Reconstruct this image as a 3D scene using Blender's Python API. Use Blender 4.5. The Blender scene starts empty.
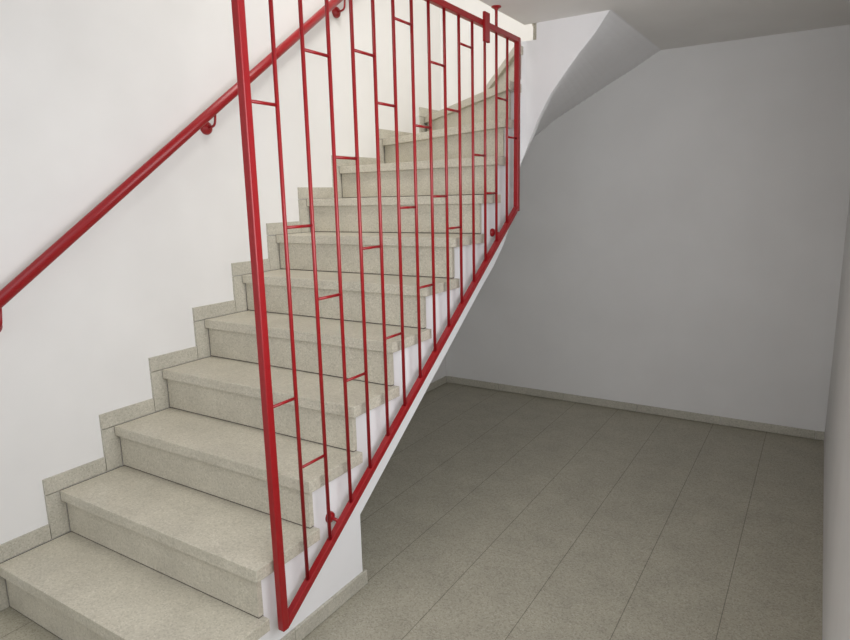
import bpy, bmesh, math
from mathutils import Vector, Matrix

S = bpy.context.scene
COL = S.collection

# ------------------------------------------------------------------ dimensions (metres)
H = 0.18            # rise
G = 0.2455          # going
O = 0.0195          # nosing overhang
W = 1.0664          # tread outer edge
WS = 1.04           # stringer face of the lower flight
YS = 2.20           # stringer face of the upper flight
YO = 2.202          # tread outer edge of the upper flight
YB = 3.213          # back skirting face
YW = 3.223          # back wall
XL = -0.012         # left wall
XR = 2.5135         # right wall
ZC = 2.262          # ceiling
ZF = 2.52           # upper floor
YF = -3.0           # front wall
ZU = 5.0            # stairwell ceiling
FOOT = 0.776        # where the stair underside meets the floor
TH = 0.04           # tread thickness

# ------------------------------------------------------------------ materials
def new_mat(name):
    m = bpy.data.materials.new(name); m.use_nodes = True
    nt = m.node_tree
    b = nt.nodes['Principled BSDF']
    return m, nt, b

def node(nt, t, **kw):
    n = nt.nodes.new(t)
    for k, v in kw.items():
        setattr(n, k, v)
    return n

def plaster(name, col, var=0.02, bump=0.06):
    m, nt, b = new_mat(name)
    geo = node(nt, 'ShaderNodeNewGeometry')
    n1 = node(nt, 'ShaderNodeTexNoise'); n1.inputs['Scale'].default_value = 3.0; n1.inputs['Detail'].default_value = 3
    n2 = node(nt, 'ShaderNodeTexNoise'); n2.inputs['Scale'].default_value = 180.0; n2.inputs['Detail'].default_value = 2
    nt.links.new(geo.outputs['Position'], n1.inputs['Vector']); nt.links.new(geo.outputs['Position'], n2.inputs['Vector'])
    r = node(nt, 'ShaderNodeValToRGB')
    r.color_ramp.elements[0].position = 0.3; r.color_ramp.elements[1].position = 0.7
    r.color_ramp.elements[0].color = tuple(c - var for c in col) + (1,)
    r.color_ramp.elements[1].color = tuple(c + var for c in col) + (1,)
    nt.links.new(n1.outputs['Fac'], r.inputs['Fac']); nt.links.new(r.outputs['Color'], b.inputs['Base Color'])
    bp = node(nt, 'ShaderNodeBump'); bp.inputs['Strength'].default_value = bump; bp.inputs['Distance'].default_value = 0.002
    nt.links.new(n2.outputs['Fac'], bp.inputs['Height']); nt.links.new(bp.outputs['Normal'], b.inputs['Normal'])
    b.inputs['Roughness'].default_value = 0.75
    b.inputs['Specular IOR Level'].default_value = 0.25
    return m

def terrazzo(name, base, dark, light, rough, joints=False, scale=210.0):
    m, nt, b = new_mat(name)
    geo = node(nt, 'ShaderNodeNewGeometry')
    v = node(nt, 'ShaderNodeTexVoronoi'); v.inputs['Scale'].default_value = scale
    n = node(nt, 'ShaderNodeTexNoise'); n.inputs['Scale'].default_value = 7.0; n.inputs['Detail'].default_value = 4
    for t in (v, n):
        nt.links.new(geo.outputs['Position'], t.inputs['Vector'])
    sep = node(nt, 'ShaderNodeSeparateColor'); nt.links.new(v.outputs['Color'], sep.inputs[0])
    r = node(nt, 'ShaderNodeValToRGB'); e = r.color_ramp.elements
    e[0].position = 0.0; e[0].color = dark + (1,)
    e[1].position = 1.0; e[1].color = light + (1,)
    for p, c in ((0.16, dark), (0.3, base), (0.78, base)):
        x = e.new(p); x.color = c + (1,)
    nt.links.new(sep.outputs[0], r.inputs['Fac'])
    mp = node(nt, 'ShaderNodeMapRange')
    mp.inputs[1].default_value = 0.3; mp.inputs[2].default_value = 0.7
    mp.inputs[3].default_value = 0.92; mp.inputs[4].default_value = 1.06
    nt.links.new(n.outputs['Fac'], mp.inputs[0])
    mx = node(nt, 'ShaderNodeMix', data_type='RGBA', blend_type='MULTIPLY'); mx.inputs[0].default_value = 1.0
    nt.links.new(r.outputs['Color'], mx.inputs[6])
    cb = node(nt, 'ShaderNodeCombineColor')
    for i in range(3):
        nt.links.new(mp.outputs[0], cb.inputs[i])
    nt.links.new(cb.outputs[0], mx.inputs[7])
    out = mx.outputs[2]
    if joints:
        # texture x runs along world y, texture y along world -x
        sx = node(nt, 'ShaderNodeSeparateXYZ'); cx = node(nt, 'ShaderNodeCombineXYZ')
        ay = node(nt, 'ShaderNodeMath', operation='ADD'); ay.inputs[1].default_value = 10 * 0.6 - 1.565 + 0.3
        ax = node(nt, 'ShaderNodeMath', operation='ADD'); ax.inputs[1].default_value = 20 * 0.295 - 1.63
        nt.links.new(geo.outputs['Position'], sx.inputs[0])
        nt.links.new(sx.outputs[0], ax.inputs[0]); nt.links.new(sx.outputs[1], ay.inputs[0])
        nt.links.new(ay.outputs[0], cx.inputs[0]); nt.links.new(ax.outputs[0], cx.inputs[1])
        for width, mortar in ((60.0, (0.52, 0.52, 0.5, 1)), (0.6, (0.86, 0.86, 0.85, 1))):
            br = node(nt, 'ShaderNodeTexBrick'); br.offset = 0.5; br.offset_frequency = 2
            br.inputs['Scale'].default_value = 1.0
            br.inputs['Brick Width'].default_value = width
            br.inputs['Row Height'].default_value = 0.295
            br.inputs['Mortar Size'].default_value = 0.0017
            br.inputs['Mortar Smooth'].default_value = 0.3
            br.inputs['Color1'].default_value = (1, 1, 1, 1); br.inputs['Color2'].default_value = (0.98, 0.98, 0.98, 1)
            br.inputs['Mortar'].default_value = mortar
            nt.links.new(cx.outputs[0], br.inputs['Vector'])
            m2 = node(nt, 'ShaderNodeMix', data_type='RGBA', blend_type='MULTIPLY'); m2.inputs[0].default_value = 1.0
            nt.links.new(out, m2.inputs[6]); nt.links.new(br.outputs['Color'], m2.inputs[7])
            out = m2.outputs[2]
    nt.links.new(out, b.inputs['Base Color'])
    b.inputs['Roughness'].default_value = rough
    b.inputs['Specular IOR Level'].default_value = 0.4
    return m

M_WALL = plaster('white_wall_paint', (0.74, 0.728, 0.712))
M_CEIL = plaster('white_ceiling_paint', (0.78, 0.76, 0.73))
M_STRINGER = plaster('white_stair_paint', (0.80, 0.79, 0.79))
M_TREAD = terrazzo('beige_terrazzo', (0.53, 0.495, 0.405), (0.45, 0.42, 0.34), (0.61, 0.575, 0.485), 0.36)
M_SKIRT = terrazzo('beige_terrazzo_skirting', (0.47, 0.445, 0.375), (0.395, 0.375, 0.31), (0.545, 0.515, 0.44), 0.45)
M_FLOOR = terrazzo('grey_terrazzo_floor', (0.38, 0.355, 0.28), (0.30, 0.28, 0.218), (0.45, 0.423, 0.343), 0.45, joints=True)

def grout():
    m, nt, b = new_mat('dark_joint_filler')
    n = node(nt, 'ShaderNodeTexNoise'); n.inputs['Scale'].default_value = 90.0
    geo = node(nt, 'ShaderNodeNewGeometry'); nt.links.new(geo.outputs['Position'], n.inputs['Vector'])
    r = node(nt, 'ShaderNodeValToRGB')
    r.color_ramp.elements[0].color = (0.075, 0.066, 0.055, 1); r.color_ramp.elements[1].color = (0.12, 0.105, 0.09, 1)
    nt.links.new(n.outputs['Fac'], r.inputs['Fac']); nt.links.new(r.outputs['Color'], b.inputs['Base Color'])
    b.inputs['Roughness'].default_value = 0.8
    return m
M_JOINT = grout()

def red_paint():
    m, nt, b = new_mat('red_gloss_paint')
    geo = node(nt, 'ShaderNodeNewGeometry')
    n = node(nt, 'ShaderNodeTexNoise'); n.inputs['Scale'].default_value = 60.0
    nt.links.new(geo.outputs['Position'], n.inputs['Vector'])
    r = node(nt, 'ShaderNodeValToRGB')
    r.color_ramp.elements[0].color = (0.25, 0.004, 0.007, 1); r.color_ramp.elements[1].color = (0.31, 0.0055, 0.009, 1)
    nt.links.new(n.outputs['Fac'], r.inputs['Fac']); nt.links.new(r.outputs['Color'], b.inputs['Base Color'])
    b.inputs['Roughness'].default_value = 0.33
    return m
M_RED = red_paint()

# ------------------------------------------------------------------ mesh helpers
def link(name, bm, mat, parent=None, smooth=False, bevel=0.0):
    bmesh.ops.recalc_face_normals(bm, faces=bm.faces[:])
    me = bpy.data.meshes.new(name); bm.to_mesh(me); bm.free()
    me.materials.append(mat)
    o = bpy.data.objects.new(name, me); COL.objects.link(o)
    if parent: o.parent = parent
    if smooth:
        for p in me.polygons: p.use_smooth = True
    if bevel:
        b = o.modifiers.new('bevel', 'BEVEL'); b.width = bevel; b.segments = 2; b.limit_method = 'ANGLE'; b.angle_limit = math.radians(40)
    return o

def box(bm, x0, x1, y0, y1, z0, z1):
    vs = [bm.verts.new((x, y, z)) for z in (z0, z1) for x, y in ((x0, y0), (x1, y0), (x1, y1), (x0, y1))]
    hexa(bm, vs)

def hexa(bm, v):
    for f in ((0, 1, 2, 3), (4, 5, 6, 7), (0, 1, 5, 4), (1, 2, 6, 5), (2, 3, 7, 6), (3, 0, 4, 7)):
        bm.faces.new([v[i] for i in f])

def prism(bm, poly, z0, z1):
    a = [bm.verts.new((x, y, z0)) for x, y in poly]; b = [bm.verts.new((x, y, z1)) for x, y in poly]
    n = len(poly)
    bm.faces.new(a); bm.faces.new(b)
    for i in range(n):
        bm.faces.new((a[i], a[(i + 1) % n], b[(i + 1) % n], b[i]))

def tube(bm, pts, r, seg=14, caps=True):
    pts = [Vector(p) for p in pts]; rings = []
    up = None
    for i, p in enumerate(pts):
        t = ((pts[min(i + 1, len(pts) - 1)] - p).normalized() + (p - pts[max(i - 1, 0)]).normalized()).normalized()
        if up is None:
            up = Vector((1, 0, 0)) if abs(t.x) < 0.9 else Vector((0, 1, 0))
        a = (up - t * up.dot(t)).normalized(); b = t.cross(a); up = a
        rings.append([bm.verts.new(p + r * (math.cos(2 * math.pi * k / seg) * a + math.sin(2 * math.pi * k / seg) * b)) for k in range(seg)])
    for i in range(len(rings) - 1):
        for k in range(seg):
            bm.faces.new((rings[i][k], rings[i][(k + 1) % seg], rings[i + 1][(k + 1) % seg], rings[i + 1][k]))
    if caps:
        bm.faces.new(rings[0]); bm.faces.new(rings[-1])

def bend(pts, r, n=6):
    """round the inner corners of a polyline"""
    pts = [Vector(p) for p in pts]; out = [pts[0]]
    for i in range(1, len(pts) - 1):
        p = pts[i]; a = p + (pts[i - 1] - p).normalized() * r; b = p + (pts[i + 1] - p).normalized() * r
        for k in range(n + 1):
            t = k / n
            out.append(a * (1 - t) ** 2 + p * 2 * t * (1 - t) + b * t ** 2)
    return out + [pts[-1]]

def lathe(bm, origin, axis, prof, seg=24):
    """profile of (radius, distance along axis)"""
    axis = Vector(axis).normalized(); o = Vector(origin)
    a = Vector((0, 0, 1)) if abs(axis.z) < 0.9 else Vector((1, 0, 0)); a = (a - axis * a.dot(axis)).normalized(); b = axis.cross(a)
    rings = []
    for r, d in prof:
        rings.append([bm.verts.new(o + axis * d + r * (math.cos(2 * math.pi * k / seg) * a + math.sin(2 * math.pi * k / seg) * b)) for k in range(seg)])
    for i in range(len(rings) - 1):
        for k in range(seg):
            bm.faces.new((rings[i][k], rings[i][(k + 1) % seg], rings[i + 1][(k + 1) % seg], rings[i + 1][k]))
    bm.faces.new(rings[0]); bm.faces.new(rings[-1])

def thing(name, label, cat, loc):
    o = bpy.data.objects.new(name, None); COL.objects.link(o)
    o.location = loc; o.empty_display_size = 0.1
    o['label'] = label; o['category'] = cat
    return o

def struct(name, bm, mat, **k):
    o = link(name, bm, mat, **k); o['kind'] = 'structure'; return o

def wp(bm, root):
    """mesh built in world coordinates, expressed in the root's frame"""
    bmesh.ops.translate(bm, verts=bm.verts[:], vec=-Vector(root.location)); return bm

# ------------------------------------------------------------------ room shell
bm = bmesh.new(); box(bm, XL - 0.2, XR + 0.2, YF - 0.2, YW + 0.2, -0.15, 0.0); struct('floor', bm, M_FLOOR)
bm = bmesh.new(); box(bm, XL - 0.2, XL, YF, YW, -0.05, ZU); struct('wall_left', bm, M_WALL)
bm = bmesh.new(); box(bm, XL - 0.2, XR + 0.2, YW, YW + 0.2, -0.05, ZU); struct('wall_back', bm, M_WALL)
# right wall with an unseen window opening added to light the hall
WY0, WY1, WZ0, WZ1 = -0.85, 1.2, 0.95, 2.12
bm = bmesh.new()
box(bm, XR, XR + 0.1, YF, WY0, -0.05, ZU); box(bm, XR, XR + 0.1, WY1, YW, -0.05, ZU)
box(bm, XR, XR + 0.1, WY0, WY1, -0.05, WZ0); box(bm, XR, XR + 0.1, WY0, WY1, WZ1, ZU)
struct('wall_right', bm, M_WALL)
bm = bmesh.new()
for y in (WY0, (WY0 + WY1) / 2 - 0.02, WY1 - 0.04): box(bm, XR + 0.04, XR + 0.09, y, y + 0.04, WZ0, WZ1)
for z in (WZ0, WZ1 - 0.04):
    for y in (WY0 + 0.04, (WY0 + WY1) / 2 + 0.02): box(bm, XR + 0.04, XR + 0.09, y, y + (WY1 - WY0) / 2 - 0.06, z, z + 0.04)
struct('window_added', bm, M_STRINGER)  # frame of the added window, no pane
# front wall with an unseen entrance opening added to let light in
bm = bmesh.new()
box(bm, XL - 0.2, 0.25, YF - 0.2, YF, -0.05, ZU); box(bm, 2.2, XR + 0.2, YF - 0.2, YF, -0.05, ZU)
box(bm, 0.25, 2.2, YF - 0.2, YF, 2.15, ZU)
struct('wall_front', bm, M_WALL)
# slab over the entrance hall and the landing, with the stairwell opening cut out
OPEN_Y = -0.15
bm = bmesh.new()
box(bm, 1.068, XR, OPEN_Y, YS, ZC, ZF)
box(bm, XL, XR, YF, OPEN_Y, ZC, ZF)
box(bm, 1.50, XR, YS, YW, ZC, ZF)
bmesh.ops.remove_doubles(bm, verts=bm.verts[:], dist=1e-5)
struct('ceiling', bm, M_CEIL)
bm = bmesh.new(); box(bm, XL - 0.2, XR + 0.2, YF - 0.2, YW + 0.2, ZU, ZU + 0.15); struct('ceiling_stairwell', bm, M_CEIL)

# skirting tiles of the hall
def tile_run(bm, p0, p1, normal, joints, h=0.054, t=0.010):
    """boxes between successive joints along a straight run"""
    p0 = Vector(p0); p1 = Vector(p1); d = (p1 - p0); L = d.length; d.normalize(); n = Vector(normal)
    cuts = [0.0] + [j for j in joints if 0.02 < j < L - 0.02] + [L]
    for a, b in zip(cuts, cuts[1:]):
        A = p0 + d * (a + 0.0012); B = p0 + d * (b - 0.0012)
        q = [A, B, B + n * t, A + n * t]
        vs = [bm.verts.new((v.x, v.y, z)) for z in (0.003, h) for v in q]
        hexa(bm, vs)
bm = bmesh.new(); tile_run(bm, (0.0, YW, 0), (XR, YW, 0), (0, -1, 0), [0.446 + 0.506 * k for k in range(5)])
struct('baseboard_back', bm, M_SKIRT, bevel=0.0015)
bm = bmesh.new(); tile_run(bm, (XL, FOOT + 0.01, 0), (XL, YB, 0), (1, 0, 0), [0.5 * k for k in range(1, 6)], t=0.012)
struct('baseboard_left', bm, M_SKIRT, bevel=0.0015)
bm = bmesh.new(); tile_run(bm, (XL, YF, 0), (XL, -0.06, 0), (1, 0, 0), [0.5 * k for k in range(1, 7)], t=0.012)
struct('baseboard_entrance', bm, M_SKIRT, bevel=0.0015)

# ------------------------------------------------------------------ staircase
stair = thing('staircase', 'beige terrazzo staircase with white painted side winding up along the white left wall', 'staircase', (0.5, 0.3, 0))

# nosing lines: (outer point on the wall, inner point on the tread edge)
NOS = {}
for k in range(1, 8):
    NOS[k] = ((0.0, (k - 1) * G), (W, (k - 1) * G))
NOS[8] = ((0.0, 1.720), (W, 1.738))
NOS[9] = ((0.0, 2.012), (W, 1.895))
NOS[10] = ((0.0, 2.452), (W, 1.978))
NOS[11] = ((0.0, 2.960), (W, 2.030))
NOS[12] = ((0.330, YB), (W, 2.105))
NOS[13] = ((0.780, YB), (1.090, YO))
NOS[14] = ((1.130, YB), (1.255, YO))
NOS[15] = ((1.50, YB), (1.50, YO))

def off_line(k, d):
    a, b = Vector(NOS[k][0]), Vector(NOS[k][1])
    n = Vector((-(b - a).y, (b - a).x)).normalized()      # points up the stairs
    return a + n * d, n

def clip(poly, p, n, keep_positive):
    out = []; s = 1 if keep_positive else -1
    for i in range(len(poly)):
        a, b = Vector(poly[i]), Vector(poly[(i + 1) % len(poly)])
        da, db = s * (a - p).dot(n), s * (b - p).dot(n)
        if da >= 0: out.append(tuple(a))
        if (da > 0 > db) or (da < 0 < db):
            out.append(tuple(a + (b - a) * (da / (da - db))))
    res = []
    for q in out:
        if not res or (Vector(q) - Vector(res[-1])).length > 1e-5: res.append(q)
    if len(res) > 2 and (Vector(res[0]) - Vector(res[-1])).length < 1e-5: res.pop()
    return res

def region(xe, ye, x0=0.0, yb=YB):
    return [(x0, -0.3), (xe, -0.3), (xe, ye), (1.9, ye), (1.9, yb), (x0, yb)]

def between(reg, ka, da, kb, db):
    p, n = off_line(ka, da); r = clip(reg, p, n, True)
    p, n = off_line(kb, db); return clip(r, p, n, False)

for k in range(1, 14):
    t = between(region(W, YO, 0.0026, YB - 0.0026), k, 0.0, k + 1, O + 0.018)
    bm = bmesh.new(); prism(bm, t, k * H - TH, k * H)
    n0 = len(bm.faces)
    # dark filler between the tread and the tiles on the wall
    j = [(-0.0004, -0.3), (0.0026, -0.3), (0.0026, YB - 0.0026), (1.9, YB - 0.0026), (1.9, YB + 0.0004), (-0.0004, YB + 0.0004)]
    j = between(j, k, 0.001, k + 1, O + 0.002)
    prism(bm, j, k * H - TH + 0.001, k * H + 0.0006)
    bm.faces.ensure_lookup_table()
    for i in range(n0, len(bm.faces)): bm.faces[i].material_index = 1
    wp(bm, stair)
    o = link('tread', bm, M_TREAD, stair, bevel=0.003); o.data.materials.append(M_JOINT)
for k in range(1, 14):
    r = between(region(WS, YS if k < 13 else YS + 0.0295, 0.003, YB - 0.003), k, O, k, O + 0.02)
    bm = bmesh.new(); prism(bm, r, (k - 1) * H + 0.0045, k * H - TH - 0.0005)
    n0 = len(bm.faces)
    # dark filler in the joint below the riser and in the one against the wall tiles
    q = between(region(WS - 0.001, YS + 0.001, 0.0, YB), k, O + 0.001, k, O + 0.018)
    prism(bm, q, (k - 1) * H + 0.0002, (k - 1) * H + 0.0045)
    bm.faces.ensure_lookup_table()
    q = between([(0.0, -0.3), (0.003, -0.3), (0.003, YB), (0.0, YB)] if k < 12 else [(-0.1, YB - 0.003), (1.9, YB - 0.003), (1.9, YB), (-0.1, YB)], k, O + 0.001, k, O + 0.018)
    prism(bm, q, (k - 1) * H + 0.0045, k * H - TH - 0.0005)
    bm.faces.ensure_lookup_table()
    for i in range(n0, len(bm.faces)): bm.faces[i].material_index = 1
    wp(bm, stair); o = link('riser', bm, M_TREAD, stair); o.data.materials.append(M_JOINT)

# body: step fills, waist slab with twisted underside, and the white side face -> one mesh
bm = bmesh.new()
for k in range(1, 14):
    f = between(region(WS - 0.02, YS + 0.02, XL, YW), k, O + 0.02, k + 1, O + 0.02)
    z0 = 0.0 if k <= 3 else (k - 1) * H - 0.05
    prism(bm, f, z0, k * H - TH)
def zs(y): return 0.287 + 0.72 * (y - 0.775)
RULE = [((WS, FOOT), (XL, FOOT), zs(FOOT)), ((WS, 1.74), (XL, 1.74), zs(1.74)), ((WS, 1.90), (XL, 1.92), 1.09),
        ((WS, 2.03), (XL, 2.12), 1.20), ((WS, 2.10), (XL, 2.36), 1.29), ((WS + .001, 2.145), (XL, 2.62), 1.40),
        ((1.046, 2.170), (XL, 2.92), 1.50), ((1.058, 2.188), (XL, YW), 1.588), ((1.080, 2.198), (0.16, YW), 1.65), ((1.103, YS), (0.36, YW), 1.709),
        ((1.130, YS), (0.58, YW), 1.770), ((1.156, YS), (0.72, YW), 1.827), ((1.207, YS), (0.85, YW), 1.917), ((1.282, YS), (1.03, YW), 2.012),
        ((1.354, YS), (1.19, YW), 2.098), ((1.424, YS), (1.34, YW), 2.173), ((1.491, YS), (1.50, YW), ZC - 0.001), ((1.56, YS), (1.58, YW), ZC + 0.004)]
# refine the list so that the twist and its edge stay smooth
def refine(rule, n=4):
    out = []
    def cr(a, b, c, d, t):
        return 0.5 * ((2 * b) + (-a + c) * t + (2 * a - 5 * b + 4 * c - d) * t * t + (-a + 3 * b - 3 * c + d) * t ** 3)
    flat = [(*a, *b, z) for a, b, z in rule]
    for i in range(len(flat) - 1):
        p0, p1, p2, p3 = flat[max(i - 1, 0)], flat[i], flat[i + 1], flat[min(i + 2, len(flat) - 1)]
        for j in range(n if i else 1):
            t = j / n
            if i == 0: q = p1
            else:
                q = tuple((cr(a, b, c, d, t) + 2 * (b * (1 - t) + c * t)) / 3 for a, b, c, d in zip(p0, p1, p2, p3))
            out.append(((q[0], q[1]), (max(q[2], XL), min(q[3], YW)), q[4]))
    out.append(rule[-1]); return out
FINE = refine(RULE)
NJ = 8
def rule_pts(a, b, corner):
    # points from the inner edge to the wall
    d = Vector((b[0] - a[0], b[1] - a[1])); e = d.normalized() * 0.012
    return [(a[0] + e.x + (d.x - e.x) * j / NJ, a[1] + e.y + (d.y - e.y) * j / NJ) for j in range(NJ + 1)]
lo, hi = [], []
for a, b, z in FINE:
    ps = rule_pts(a, b, None)
    lo.append([bm.verts.new((x, y, z)) for x, y in ps]); hi.append([bm.verts.new((x, y, z + 0.19)) for x, y in ps])
for i in range(len(FINE) - 1):
    for j in range(NJ):
        for g in (lo, hi):
            bm.faces.new((g[i][j], g[i][j + 1], g[i + 1][j + 1], g[i + 1][j]))
    for j in (0, NJ):
        bm.faces.new((lo[i][j], lo[i + 1][j], hi[i + 1][j], hi[i][j]))
for i in (0, len(FINE) - 1):
    for j in range(NJ):
        bm.faces.new((lo[i][j], lo[i][j + 1], hi[i][j + 1], hi[i][j]))
wp(bm, stair)
link('stair_slab', bm, M_STRINGER, stair)

# white side face: a plate that follows the soffit edge below and the steps above
def inner_cross(k, path):
    """parameter (index + fraction) where riser line k meets the plan path"""
    p, n = off_line(k, O + 0.02)
    for i in range(len(path) - 1):
        a, b = Vector(path[i]), Vector(path[i + 1])
        da, db = (a - p).dot(n), (b - p).dot(n)
        if da <= 0 < db: return i + da / (da - db)
    return None
path = [(WS, 0.0), (WS, FOOT - 0.0005)] + [a for a, b, z in FINE]
low = [0.0, 0.0] + [z for a, b, z in FINE]
path += [(1.56, YS)]; low += [ZC]
cr = {k: inner_cross(k, path) for k in range(1, 15)}
cuts = sorted(set([c for c in cr.values() if c is not None] + list(range(len(path)))))
def at(t):
    i = min(int(t), len(path) - 2); f = t - i
    return Vector(path[i]) * (1 - f) + Vector(path[i + 1]) * f, low[i] * (1 - f) + low[i + 1] * f
def inward(t):
    # offset direction: blend round the corner
    q, _ = at(t)
    d = Vector((-1.0, 0.0)) if q.y < 2.10 else (Vector((0.0, 1.0)) if q.x > 1.103 else Vector((-(2.21 - q.y), q.x - 1.03)).normalized())
    return d
bm = bmesh.new()
t0 = cr[1]
for a, b in zip(cuts, cuts[1:]):
    if a < t0 - 1e-9 or b - a < 1e-6: continue
    mid = (a + b) / 2
    k = max(j for j, c in cr.items() if c is not None and c <= mid)
    top = k * H - TH if k < 14 else ZC + 0.02
    if mid > 3 and at(mid)[0].x > 1.05 and k < 13: top = k * H + 0.025
    pa, za = at(a + 1e-9); pb, zb = at(b - 1e-9)
    if k >= 13: top = min(top, ZC + 0.02) if k == 13 else top
    ia, ib = pa + inward(a + 1e-9) * 0.03, pb + inward(b - 1e-9) * 0.03
    if abs(pb.x - WS) < 1e-4 and abs(pa.x - WS) < 1e-4:
        ia, ib = Vector((pa.x - 0.03, pa.y)), Vector((pb.x - 0.03, pb.y))
    vs = [bm.verts.new((q.x, q.y, z)) for q, z in ((pa, za), (pb, zb), (ib, zb), (ia, za), (pa, top), (pb, top), (ib, top), (ia, top))]
    hexa(bm, vs)
wp(bm, stair)
o = link('stringer', bm, M_STRINGER, stair); o['label'] = 'white painted side face of the stairs'

# stepped skirting along the left wall: an upright and a lying tile for every step
HS, SB = 0.062, 0.050
for k in range(1, 11):
    y0 = NOS[k][0][1]; y1 = NOS[k + 1][0][1]
    bm = bmesh.new(); box(bm, XL, -0.0005, y0 - SB, y1 - SB - 0.003, k * H + 0.0015, k * H + HS); wp(bm, stair)
    link('skirting_tile', bm, M_SKIRT, stair)
    bm = bmesh.new(); box(bm, XL, -0.0005, y0 - SB, y0 + O - 0.001, (k - 1) * H + (0.002 if k > 1 else 0.002), k * H - 0.002); wp(bm, stair)
    link('skirting_tile', bm, M_SKIRT, stair)
bm = bmesh.new(); box(bm, XL, -0.0005, NOS[11][0][1] - SB, YB, 11 * H + 0.001, 11 * H + HS); wp(bm, stair); link('skirting_tile', bm, M_SKIRT, stair)
bm = bmesh.new(); box(bm, XL, -0.0005, NOS[11][0][1] - SB, NOS[11][0][1] + O, 10 * H + 0.002, 11 * H - 0.0015); wp(bm, stair); link('skirting_tile', bm, M_SKIRT, stair)
# skirting at the foot of the white side
bm = bmesh.new(); box(bm, WS + 0.0003, WS + 0.012, 0.03, 0.40, 0.003, 0.058); wp(bm, stair); link('skirting_tile', bm, M_SKIRT, stair, bevel=0.0015)
bm = bmesh.new(); box(bm, WS + 0.0003, WS + 0.012, 0.4015, FOOT + 0.014, 0.003, 0.058); wp(bm, stair); link('skirting_tile', bm, M_SKIRT, stair, bevel=0.0015)

# ------------------------------------------------------------------ red railing
RX = 1.09; Y0 = 0.316; Y1 = 2.067; ZT = 2.163; A = 0.0125
SL = 0.7045
def zr(y): return 0.140 + SL * (y - Y0)
rail = thing('stair_railing', 'tall red metal bar railing beside the open side of the stairs', 'railing', (RX, Y0, 0))
def bar(y, z0, z1, r, seg=12):
    bm = bmesh.new(); tube(bm, [(RX, y, z0), (RX, y, z1)], r, seg); return wp(bm, rail)
# posts and rails: square tube, mitred
bm = bmesh.new(); box(bm, RX - A, RX + A, Y0 - A, Y0 + A, zr(Y0) - 0.008, ZT + A); link('post', wp(bm, rail), M_RED, rail, bevel=0.003)
bm = bmesh.new(); box(bm, RX - A, RX + A, Y1 - A, Y1 + A, zr(Y1) - 0.018, ZT + A); link('post', wp(bm, rail), M_RED, rail, bevel=0.003)
bm = bmesh.new(); box(bm, RX - A + .0004, RX + A - .0004, Y0 + A, Y1 - A, ZT - A, ZT + A - .0004); link('top_rail', wp(bm, rail), M_RED, rail, bevel=0.003)
dz = A * math.sqrt(1 + SL * SL)
ya, yb = Y0 + A - 0.001, Y1 - A + 0.001
bm = bmesh.new()
vs = [bm.verts.new((x, y, zr(y) + s * dz)) for s, x in ((-1, RX - A + .0004), (-1, RX + A - .0004), (1, RX + A - .0004), (1, RX - A + .0004)) for y in (ya,)] + \
     [bm.verts.new((x, y, zr(y) + s * dz)) for s, x in ((-1, RX - A + .0004), (-1, RX + A - .0004), (1, RX + A - .0004), (1, RX - A + .0004)) for y in (yb,)]
hexa(bm, vs); link('bottom_rail', wp(bm, rail), M_RED, rail, bevel=0.003)
N = 15; P = (Y1 - Y0) / N
for i in range(1, N):
    y = Y0 + i * P
    link('baluster', bar(y, zr(y) + dz - 0.002, ZT - A + 0.002, 0.0062), M_RED, rail, smooth=True)
GAPS = {0: (1.695, .846), 1: (1.358, .618), 2: (1.861, 1.131), 3: (1.564, .836), 4: (1.90, 1.269), 5: (1.752, .934), 6: (2.044, 1.399), 7: (1.697, 1.089),
        8: (1.939, 1.437), 9: (1.779, 1.306), 10: (2.046,), 11: (1.612,), 12: (1.447,), 13: (1.875,), 14: (1.709,)}
for i, zz in GAPS.items():
    for z in zz:
        ra = A if i == 0 else 0.005; rb = A if i == N - 1 else 0.005
        bm = bmesh.new(); tube(bm, [(RX, Y0 + i * P + ra, z), (RX, Y0 + (i + 1) * P - rb, z)], 0.0048, 10)
        link('crosspiece', wp(bm, rail), M_RED, rail, smooth=True)
# fixing to the ceiling above the thirteenth bar
y13 = Y0 + 13 * P
link('ceiling_rod', bar(y13, ZT + A - .001, ZC - 0.004, 0.0065), M_RED, rail, smooth=True)
bm = bmesh.new(); lathe(bm, (RX, y13, ZC), (0, 0, -1), [(0.022, 0.0), (0.022, 0.004), (0.019, 0.006), (0.010, 0.010), (0.0066, 0.018)])
link('ceiling_flange', wp(bm, rail), M_RED, rail)
# flat plate on the top rail
bm = bmesh.new(); box(bm, RX + A, RX + A + 0.012, Y0 + 12 * P - 0.044, Y0 + 12 * P + 0.004, 2.085, 2.205); link('fixing_plate', wp(bm, rail), M_RED, rail, bevel=0.0015)
# stand-offs that hold the frame to the white side of the stairs
for y in (0.607, 1.885):
    z = zr(y) + 0.014
    bm = bmesh.new(); tube(bm, [(WS, y, z), (RX - A + 0.002, y, z - 0.004)], 0.006, 12); arm = link('standoff_arm', wp(bm, rail), M_RED, rail, smooth=True)
    bm = bmesh.new(); lathe(bm, (WS, y, z), (1, 0, 0), [(0.020, 0.0), (0.020, 0.006), (0.017, 0.012), (0.010, 0.016), (0.007, 0.017)])
    link('standoff_rose', wp(bm, rail), M_RED, arm)

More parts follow.
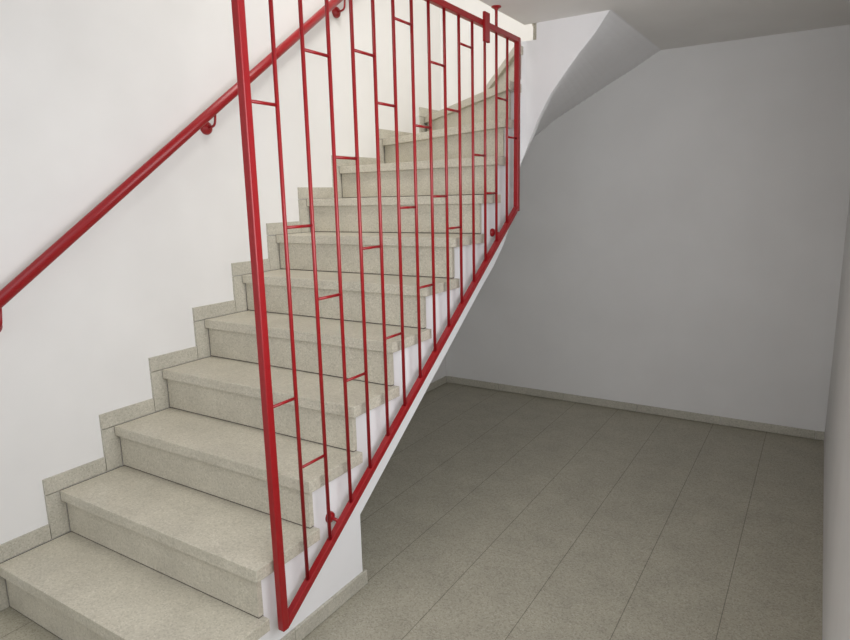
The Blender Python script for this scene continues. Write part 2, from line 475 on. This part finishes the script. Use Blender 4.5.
# ------------------------------------------------------------------ red handrail on the left wall
HX = 0.056
hr = thing('handrail', 'round red handrail climbing the white left wall on short bent brackets', 'handrail', (XL, 0.145, 1.04))
def hz(y): return 1.405 + 0.7333 * (y - 0.5)
bm = bmesh.new()
tube(bm, [(HX, -0.12, hz(-0.12)), (HX, 3.05, hz(3.05))], 0.0215, 24)
link('rail', wp(bm, hr), M_RED, hr, smooth=True)
for y, z in ((0.108, 1.028), (1.093, 1.765), (2.059, 2.462)):
    bm = bmesh.new()
    tube(bm, bend([(XL + 0.005, y, z), (HX - 0.002, y, z + 0.004), (HX, y + 0.006, hz(y + 0.006) - 0.018)], 0.022), 0.0055, 12)
    br = link('bracket', wp(bm, hr), M_RED, hr, smooth=True)
    bm = bmesh.new(); lathe(bm, (XL, y, z), (1, 0, 0), [(0.029, 0.0), (0.030, 0.008), (0.027, 0.017), (0.019, 0.024), (0.008, 0.027)], 28)
    link('wall_rose', wp(bm, hr), M_RED, br)

# ------------------------------------------------------------------ light
def area(name, loc, target, sx, sy, power, col):
    l = bpy.data.lights.new(name, 'AREA'); l.shape = 'RECTANGLE'; l.size = sx; l.size_y = sy; l.energy = power; l.color = col
    o = bpy.data.objects.new(name, l); COL.objects.link(o); o.location = loc
    o.rotation_euler = (Vector(target) - Vector(loc)).to_track_quat('-Z', 'Y').to_euler()
    return o
sl = area('stairwell_fill', (1.0, 0.8, 4.8), (0.6, 2.4, 1.6), 1.4, 1.4, 24, (1.0, 0.985, 0.95)); sl.data.spread = math.radians(115)  # added fill for assumed light from upstairs, brightens treads and upper risers
sl = area('landing_fill', (2.0, 1.2, 4.3), (0.2, 2.6, 2.2), 0.9, 0.9, 17, (1.0, 0.975, 0.93)); sl.data.spread = math.radians(90)  # added fill aimed at the upper flight to brighten its risers and wall
area('entrance_fill', (1.22, -3.15, 1.1), (1.22, 0, 1.2), 1.9, 2.0, 13, (1.0, 0.985, 0.985))  # added fill shining in through the entrance opening
area('window_fill', (XR + 0.3, 0.17, 1.5), (XR - 1, 0.9, 1.38), 2.3, 1.3, 47, (0.98, 0.985, 1.0))  # added fill outside the window opening, lifts the space under the stairs

w = bpy.data.worlds.new('sky'); S.world = w; w.use_nodes = True
w.node_tree.nodes['Background'].inputs['Color'].default_value = (0.8, 0.88, 1.0, 1)
w.node_tree.nodes['Background'].inputs['Strength'].default_value = 1.0

# ------------------------------------------------------------------ camera
C = Vector((2.40278, -0.90875, 1.43471)); yaw, pitch, roll, f = 0.56151, -0.19228, -0.02262, 630.16
fwd = Vector((-math.sin(yaw) * math.cos(pitch), math.cos(yaw) * math.cos(pitch), math.sin(pitch)))
right = Vector((math.cos(yaw), math.sin(yaw), 0)); up = right.cross(fwd)
r2 = math.cos(roll) * right + math.sin(roll) * up; u2 = -math.sin(roll) * right + math.cos(roll) * up
cd = bpy.data.cameras.new('camera'); cd.sensor_fit = 'HORIZONTAL'; cd.sensor_width = 36.0; cd.lens = f * 36.0 / 850.0; cd.clip_start = 0.02
co = bpy.data.objects.new('camera', cd); COL.objects.link(co)
m = Matrix((r2, u2, -fwd)).transposed().to_4x4(); m.translation = C; co.matrix_world = m
S.camera = co

S.view_settings.view_transform = 'Standard'; S.view_settings.look = 'None'; S.view_settings.exposure = 0.0; S.view_settings.gamma = 1.0
S.view_settings.use_curve_mapping = False
